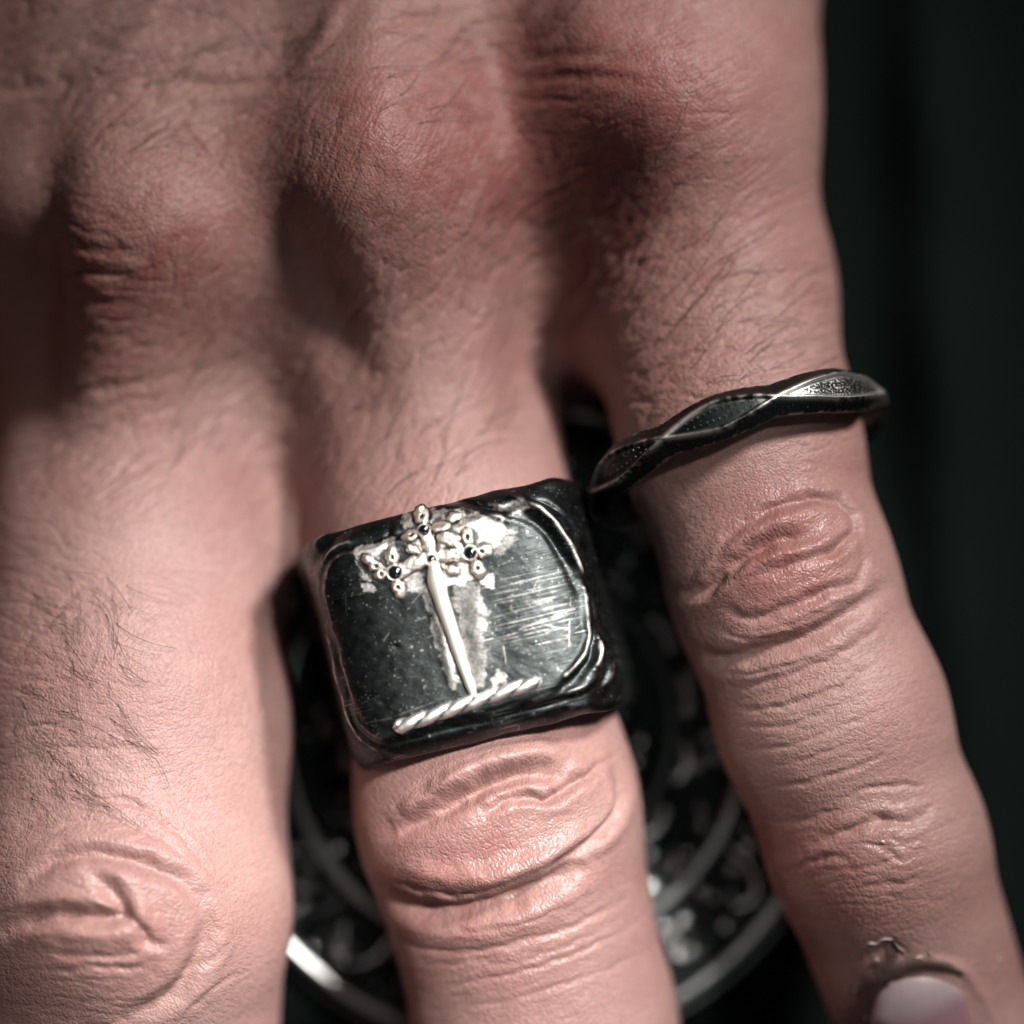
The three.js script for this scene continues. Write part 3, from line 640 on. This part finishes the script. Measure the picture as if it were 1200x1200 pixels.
  const scratches = new Relief(-11, -9, 11, 9, 1100, 900), rs = rng(77);
  for (let k = 0; k < 34; k++) { const x = -8 + 16 * rs(), y = -6 + 12 * rs(), a = (rs() < 0.6 ? -0.05 : rs() * 3) + (rs() - 0.5) * 0.3, l = 0.6 + 3 * rs() * rs(), amp = 0.1 + 0.25 * rs(); scratches.stroke([[x, y], [x + Math.cos(a) * l, y + Math.sin(a) * l]], 0.06, (d) => amp * (1 - d / 0.06), 0); }
  for (let j = 0; j < 900; j++) for (let i = 0; i < 1100; i++) {
    const x = -11 + (i + 0.5) / 50, y = -9 + (j + 0.5) / 50, k = j * 1100 + i, n = fbm(x * 1.3, y * 1.3, 4), f = fbm(x * 5 + 9, y * 5, 3);
    let w = sstep(0.035, 0.16, rel.d[k] - blur.d[k] + 0.07 * n) * 0.75;
    for (const [amt, soft, q] of areas) { const d = inside(x, y, q); if (d > -0.7) w = Math.max(w, amt * sstep(-0.05, soft, d + 0.5 * n + 0.12 * f) * (0.8 + 0.6 * f + 0.3 * n)); }
    const bx = (x - brushed[0]) / 2.6, by = (y - brushed[1]) / 2.6, q = bx * bx + by * by;
    const streak = sstep(0.1, 0.6, noise(x * 0.22 + 3, y * 7) + 0.4 * noise(x * 0.5, y * 17));
    w = Math.max(w, 0.36 * Math.exp(-q * q) * streak * sstep(-0.3, 0.5, n + 0.25));
    w = Math.max(w, 0.22 * streak * sstep(0.1, 0.5, fbm(x * 0.35 + 20, y * 0.35, 2)));
    w = Math.max(w, 0.4 * sstep(0.34, 0.55, f + 0.35 * n), scratches.d[k]);
    let grime = 1; for (const [ox, oy, s] of outlined) { const d = Math.hypot(x - ox, y - oy); if (d < s + 0.5) grime = Math.min(grime, sstep(s + 0.02, s + 0.26, d + 0.1 * f)); }
    wear[k] = clamp(w * (0.12 + 0.88 * grime));
  }
  const faceMap = byteTexture(1100, 900, (i, j) => { const w = wear[j * 1100 + i]; return [lerp(0.035, 0.74, w), lerp(0.041, 0.71, w), lerp(0.041, 0.67, w)]; });
  const roughMap = byteTexture(1100, 900, (i, j) => { const w = wear[j * 1100 + i], v = lerp(0.42, 0.62, w) + 0.08 * noise(i / 30, j / 30); return [v, v, v]; }, false);
  const faceBump = floatTexture(rel, (v) => 0); {
    const d = faceBump.image.data; for (let k = 0; k < d.length; k++) { const x = (k % 1100) / 50, y = Math.floor(k / 1100) / 50; d[k] = 0.5 + 0.3 * noise(x * 0.4, y * 9) * 0.5 + 0.25 * fbm(x * 6, y * 6, 3) + 0.5 * wear[k] * 0.6 - scratches.d[k]; }
  }
  const bandMat = new THREE.MeshPhysicalMaterial({ map: faceMap, metalness: 1, roughness: 1, roughnessMap: roughMap, bumpMap: faceBump, bumpScale: 0.025 * MM }); bandMat.name = 'worn_black_silver';
  // the band: a closed skin round the finger, wide and square on top
  const top = (x) => B * Math.pow(Math.max(0, 1 - Math.pow(Math.abs(x) / A, N)), 1 / N);
  const TH = 560, VO = 250, VI = 10, pos = [], tuv = [], idx = [], M = VO + VI;
  for (let i = 0; i < TH; i++) {
    const s = i / TH, th = s < 0.72 ? Math.PI * s / 0.72 : Math.PI + Math.PI * (s - 0.72) / 0.28, ct = Math.cos(th), st = Math.sin(th);
    const up = st > 0, n = up ? N : 2, b = up ? B : 10.0, R = 1 / Math.pow(Math.pow(Math.abs(ct) / A, n) + Math.pow(Math.abs(st) / b, n), 1 / n), W = (up ? W0 : lerp(W0, 3.2, sstep(0, 0.9, -st))) * (1 + 0.018 * noise(ct * 2.6 + 3, 1) + 0.012 * noise(ct * 7, 4));
    for (let j = 0; j < M; j++) {
      let r, v;
      if (j < VO) { v = -W + 2 * W * j / (VO - 1); r = R + (up ? rel.at(R * ct, v) * sstep(0, 0.3, st) : 0) - (up ? 0 : 0.2) - 0.75 * Math.pow(Math.abs(v) / W, 26); } else { v = W - 2 * W * (j - VO + 0.5) / VI; r = 9.35; }
      pos.push(r * ct * MM, r * st * MM, v * MM); tuv.push((R * ct + 11) / 22, (v + 9) / 18);
      const a = i * M + j, b2 = ((i + 1) % TH) * M + j, c = i * M + (j + 1) % M, d = ((i + 1) % TH) * M + (j + 1) % M;
      idx.push(a, c, b2, b2, c, d);
    }
  }
  const g = new THREE.BufferGeometry(); g.setAttribute('position', new THREE.Float32BufferAttribute(pos, 3)); g.setAttribute('uv', new THREE.Float32BufferAttribute(tuv, 2)); g.setIndex(idx); g.computeVertexNormals();
  mesh('band', g, bandMat, ring);
  const on = (px, py, lift) => { const [u, v] = uv(px, py); return new THREE.Vector3(u * MM, (top(u) + rel.at(u, v) + lift) * MM, v * MM); };
  // the cross
  const cross = new THREE.Group(); cross.name = 'cross'; ring.add(cross);
  const rod = (pts, r0, r1, lift, name = 'arm', mat = warmSilver) => {
    const curve = new THREE.CatmullRomCurve3(pts.map(([x, y]) => on(x, y, lift))), nseg = 36, gg = new THREE.TubeGeometry(curve, nseg, 1, 14), p = gg.attributes.position, c = new THREE.Vector3(), v = new THREE.Vector3(), rr = rng(Math.round(pts[0][0] * 7 + pts[0][1]));
    for (let i = 0; i <= nseg; i++) {
      const t = i / nseg; curve.getPointAt(t, c);
      const k = lerp(r0, r1, t) * (1 + 0.12 * noise(t * 9 + pts[0][0], 3)) * Math.min(1, Math.sqrt(Math.sin(Math.PI * clamp(t, 0.012, 0.988)) * 3)) * MM;
      for (let j = 0; j <= 14; j++) { const q = i * 15 + j; v.fromBufferAttribute(p, q).sub(c).multiplyScalar(k); p.setXYZ(q, c.x + v.x, c.y + v.y * 0.8, c.z + v.z); }
    }
    gg.computeVertexNormals();
    return mesh(name, gg, mat, cross);
  };
  rod([[512, 666], [521, 705], [535, 748], [549, 790], [563, 828]], 0.66, 0.32, 0.26, 'blade');
  {
    const parts = LOBES.map(([x, y, r, hole], i) => { const p = uv(x, y); let best = 1e9, q = p; for (const c of [[468, 679], [556, 656], [502, 629], [511, 664]].map((c) => uv(...c))) { const d = Math.hypot(c[0] - p[0], c[1] - p[1]); if (d < best) { best = d; q = c; } } const l = Math.max(best, 0.01); return [...p, r * 1.28, hole, (p[0] - q[0]) / l, (p[1] - q[1]) / l, q]; }), bars = [[[508, 662], [494, 667], [474, 677], 0.6, 0.6], [[514, 661], [532, 658], [552, 656], 0.6, 0.56], [[511, 660], [508, 645], [503, 630], 0.6, 0.5], [[524, 646], [534, 640], [546, 640], 0.5, 0.42], [[512, 664], [516, 680], [522, 705], 0.6, 0.5]].map(([p, q, r, a, b]) => [uv(...p), uv(...q), uv(...r), a, b]);
    const stones = [[468, 679, 0.62], [556, 656, 0.58], [502, 629, 0.5], [511, 664, 0.42]].map(([x, y, r]) => [...uv(x, y), r]);
    const soft = (a, b, k) => { const h = Math.max(k - Math.abs(a - b), 0) / k; return Math.max(a, b) + h * h * k * 0.25; };
    const seg = (x, y, p, q) => { const ex = q[0] - p[0], ey = q[1] - p[1], t = clamp(((x - p[0]) * ex + (y - p[1]) * ey) / (ex * ex + ey * ey)); return [Math.hypot(x - p[0] - ex * t, y - p[1] - ey * t), t]; };
    const best = (x, y, c) => Math.hypot(x - c[0], y - c[1]) < 1.7;
    const height = (x, y) => {
      const wx = x + 0.09 * noise(x * 2.2, y * 2.2), wy = y + 0.09 * noise(x * 2.2 + 7, y * 2.2);
      let h = -1;
      for (const [a, b, c, r0, r1] of bars) for (const [p, q, f0, f1] of [[a, b, 0, 0.5], [b, c, 0.5, 1]]) { const [d, t] = seg(wx, wy, p, q), r = lerp(r0, r1, lerp(f0, f1, t)); if (d < r * 1.6) h = soft(h, (1 - (d / r) ** 4) * r * 0.75, 0.1); }
      for (const [cx, cy, r, hole, ax, ay, c] of parts) { const ex = wx - cx, ey = wy - cy, al = ex * ax + ey * ay, ac = -ex * ay + ey * ax, d = Math.hypot(al * (al > 0 ? 0.72 : 0.8), ac * 1.12), d2 = Math.hypot(ex, ey); if (d < r * 1.7) h = soft(h, (1 - (d / r) ** 4) * (0.26 + r * 0.34) - (hole ? 0.42 * Math.exp(-((d2 / 0.11) ** 2)) : 0), 0.08); const [e] = seg(wx, wy, [cx, cy], c), w = r * 0.5; if (best(cx, cy, c) && e < w * 1.6) h = soft(h, (1 - (e / w) ** 4) * 0.26, 0.1); }
      for (const [cx, cy, r] of stones) { const d = Math.hypot(x - cx, y - cy); if (d < r * 1.7) h = soft(h, (1 - ((d / (r * 1.1)) ** 6)) * 0.52, 0.06); if (d < r) h -= 0.35 * sstep(r * 0.85, r * 0.6, d); }
      return h + 0.05 * fbm(x * 3.2, y * 3.2, 3);
    };
    const step = 0.035, u0 = -8.2, u1 = 3.8, v0 = -9, v1 = 0.6, nu = Math.round((u1 - u0) / step), nv = Math.round((v1 - v0) / step), H = new Float32Array(nu * nv), id = new Int32Array(nu * nv).fill(-1), pos = [], col = [], idx = [];
    for (let j = 0; j < nv; j++) for (let i = 0; i < nu; i++) H[j * nu + i] = height(u0 + i * step, v0 + j * step);
    const vertex = (i, j) => {
      const k = j * nu + i;
      if (id[k] < 0) {
        const x = u0 + i * step, y = v0 + j * step, h = Math.max(H[k], -0.12);
        let m = 0, n = 0; for (let b = -6; b <= 6; b += 3) for (let a = -6; a <= 6; a += 3) { const q = H[clamp(j + b, 0, nv - 1) * nu + clamp(i + a, 0, nu - 1)]; m += Math.max(q, 0); n++; }
        id[k] = pos.length / 3; pos.push(x * MM, (top(x) + rel.at(x, y) + h) * MM, y * MM);
        const w = clamp(0.5 + (h - m / n) * 6.5 + 0.3 * fbm(x * 4, y * 4, 3), 0.03, 1);
        col.push(lerp(0.025, 0.85, w), lerp(0.025, 0.79, w), lerp(0.022, 0.71, w));
      }
      return id[k];
    };
    for (let j = 0; j < nv - 1; j++) for (let i = 0; i < nu - 1; i++) {
      if (Math.max(H[j * nu + i], H[j * nu + i + 1], H[(j + 1) * nu + i], H[(j + 1) * nu + i + 1]) < -0.1) continue;
      const a = vertex(i, j), b = vertex(i + 1, j), c = vertex(i, j + 1), d = vertex(i + 1, j + 1);
      idx.push(a, c, b, b, c, d);
    }
    const gg = new THREE.BufferGeometry(); gg.setAttribute('position', new THREE.Float32BufferAttribute(pos, 3)); gg.setAttribute('color', new THREE.Float32BufferAttribute(col, 3)); gg.setIndex(idx); gg.computeVertexNormals();
    const cast = new THREE.MeshPhysicalMaterial({ metalness: 1, roughness: 0.52, vertexColors: true }); cast.name = 'cast_silver';
    mesh('arms', gg, cast, cross);
  }
  const bezel = (px, py, r) => { const g2 = mesh('stone', new THREE.SphereGeometry(r * MM, 20, 12).scale(1, 0.5, 1), stoneBlack, cross); g2.position.copy(on(px, py, 0.24)); };
  bezel(468, 679, 0.5); bezel(556, 656, 0.46); bezel(502, 629, 0.38); bezel(511, 664, 0.3);
  // twisted bar under the blade
  {
    const ends = [[467, 861], [500, 850], [535, 838], [570, 826], [606, 815], [640, 805]].map(([x, y]) => on(x, y, 0.22)), curve = new THREE.CatmullRomCurve3(ends), n = 240, m = 32, gg = new THREE.TubeGeometry(curve, n, 1, m), p = gg.attributes.position, c = new THREE.Vector3(), v = new THREE.Vector3(), col = new Float32Array(p.count * 3);
    for (let i = 0; i <= n; i++) {
      const t = i / n; curve.getPointAt(t, c);
      const endcap = Math.sqrt(Math.min(1, Math.sin(Math.PI * clamp(t, 0.003, 0.997)) * 9));
      for (let j = 0; j <= m; j++) {
        const q = i * (m + 1) + j, a = j / m * Math.PI * 2, strand = Math.abs(Math.cos(a - t * Math.PI * 6.2 + 0.6)), k = 0.5 * (0.6 + 0.4 * Math.pow(strand, 0.55)) * endcap * (1 + 0.06 * noise(t * 20, a));
        v.fromBufferAttribute(p, q).sub(c).multiplyScalar(k * MM); p.setXYZ(q, c.x + v.x, c.y + v.y, c.z + v.z);
        const w = sstep(0.08, 0.4, strand + 0.12 * noise(t * 40, a * 2)); col[q * 3] = lerp(0.02, 0.94, w); col[q * 3 + 1] = lerp(0.02, 0.92, w); col[q * 3 + 2] = lerp(0.02, 0.89, w);
      }
    }
    gg.setAttribute('color', new THREE.BufferAttribute(col, 3)); gg.computeVertexNormals();
    const rope = new THREE.MeshPhysicalMaterial({ metalness: 1, roughness: 0.5, vertexColors: true }); rope.name = 'rope_silver';
    mesh('twisted_bar', gg, rope, ring);
  }
}

// ------------------------------------------------------------------ the slim faceted ring
{
  const C = P(865, 526, 23.3), tilt = 0.25, R0 = 9.3, e1 = new THREE.Vector3(0.945, 0.02, -0.326).normalize(), t = new THREE.Vector3(-0.326, 0, -0.945);
  const e2 = new THREE.Vector3(0, Math.cos(tilt), 0).addScaledVector(t, Math.sin(tilt)); e2.addScaledVector(e1, -e2.dot(e1)).normalize();
  const e3 = new THREE.Vector3().crossVectors(e1, e2);              // towards the fingertip
  const ring = new THREE.Group(); ring.name = 'faceted_ring'; scene.add(ring);
  ring.matrix.makeBasis(e1, e2, e3).setPosition(C[0] * MM, C[1] * MM, C[2] * MM); ring.matrix.decompose(ring.position, ring.quaternion, ring.scale);
  tag(ring, 'slim dark silver ring with crossing ridges and leaf-shaped facets on the little finger', 'ring');
  const HW = 1.65, AMP = 0.95, TOP = 1.75, NODES = [8, 72, 117, 168, 220, 270, 320, 368];
  const ph = (th) => { let d = th * 180 / Math.PI; if (d < 8) d += 360; let k = 0; while (k < 6 && d > NODES[k + 1]) k++; return AMP * (1 - Math.pow(Math.abs(2 * clamp((d - NODES[k]) / (NODES[k + 1] - NODES[k])) - 1), 1.5)); };
  const wobble = (th) => 0.16 * noise(th * 4, 5);
  const outer = (th, w) => {                                       // radius over the band and how worn it is
    const a = Math.abs(ph(th)) + 0.001, d = Math.abs(w), edge = (HW - 0.5 * (1 - a / AMP)) * (1 - 0.72 * Math.exp(-((((th > 3 ? th - 6.2832 : th) - 0.06) / 0.24) ** 2)));
    let r, polish = Math.exp(-(((d - a) / 0.17) ** 2));
    if (d <= a) r = R0 + TOP - 0.3 * Math.min(1, (a - d) / 0.22) + (wobble(th)); else r = R0 + TOP + wobble(th) - 0.95 * (d - a) / Math.max(edge - a, 0.2);
    return [r, polish, a - d];
  };
  const TH = 900, VO = 90, VI = 6, M = VO + VI, pos = [], uvs = [], idx = [];
  for (let i = 0; i < TH; i++) {
    const th = i / TH * Math.PI * 2, a = Math.abs(ph(th)), edge = (HW - 0.5 * (1 - a / AMP)) * (1 - 0.72 * Math.exp(-((((th > 3 ? th - 6.2832 : th) - 0.06) / 0.24) ** 2)));
    for (let j = 0; j < M; j++) {
      let r, w;
      if (j < VO) { w = -edge + 2 * edge * j / (VO - 1); r = outer(th, w)[0]; } else { w = edge - 2 * edge * (j - VO + 0.5) / VI; r = R0 - 0.25; }
      pos.push(r * Math.cos(th) * MM, r * Math.sin(th) * MM, w * MM); uvs.push(i / TH * 0.9999, (w + 2) / 4);
      const q = i * M + j, b = ((i + 1) % TH) * M + j, c = i * M + (j + 1) % M, d = ((i + 1) % TH) * M + (j + 1) % M;
      idx.push(q, c, b, b, c, d);
    }
  }
  const TWX = 2048, TWY = 128;
  const wearAndShadeAt = (i, j) => {
    const th = i / TWX * Math.PI * 2, w = j / TWY * 4 - 2, [, pol, ins] = outer(th, w), x = th * R0, n = fbm(x * 2, w * 2, 4), f = fbm(x * 6, w * 6, 3), edge = (HW - 0.5 * (1 - Math.abs(ph(th)) / AMP)) * (1 - 0.72 * Math.exp(-((((th > 3 ? th - 6.2832 : th) - 0.06) / 0.24) ** 2)));
    let v = pol * sstep(-0.5, 0.25, n + 0.3 * Math.sin(x * 0.8)) + 0.6 * Math.exp(-(((Math.abs(w) - edge) / 0.08) ** 2)) * sstep(-0.1, 0.3, n);
    if (th > 0.12 && th < 1.25 && ins > 0) v = Math.max(v, sstep(0.4, 0.0, ins) * 1.0, 0.8 * sstep(0.02, 0.25, f));
    return clamp(v + 0.25 * sstep(0.25, 0.5, f)) * (th > 3.6 ? 0.12 : 1);  // wear, with the underside darkened in the colour to stand for shade
  };
  const map = byteTexture(TWX, TWY, (i, j) => { const w = wearAndShadeAt(i, j); return [lerp(0.03, 0.85, w), lerp(0.035, 0.83, w), lerp(0.035, 0.8, w)]; });
  const g = new THREE.BufferGeometry(); g.setAttribute('position', new THREE.Float32BufferAttribute(pos, 3)); g.setAttribute('uv', new THREE.Float32BufferAttribute(uvs, 2)); g.setIndex(idx); g.computeVertexNormals();
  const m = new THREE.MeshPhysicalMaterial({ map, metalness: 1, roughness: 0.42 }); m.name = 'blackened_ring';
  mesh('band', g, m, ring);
  // tiny set beads in the leaf-shaped fields
  const gemSilver = metal('bead_black', 0.07, 0.075, 0.075, 0.3), gem = new THREE.SphereGeometry(0.09 * MM, 8, 6);
  for (const k of [1, 2]) {
    const a0 = NODES[k] * Math.PI / 180, w = (NODES[k + 1] - NODES[k]) * Math.PI / 180;
    for (let i = 0; i < 12; i++) for (const row of [-0.4, 0.25]) {
      const th = a0 + w * (0.14 + 0.72 * (i + (row ? 0.5 : 0)) / 13), a = Math.abs(ph(th)), ww = row * a * 1.1;
      if (a < 0.35) continue;
      const r = outer(th, ww)[0] + 0.02, b = mesh('pave_bead', gem, gemSilver, ring); b.position.set(r * Math.cos(th) * MM, r * Math.sin(th) * MM, ww * MM);
    }
  }
}
renderer.render(scene, camera);
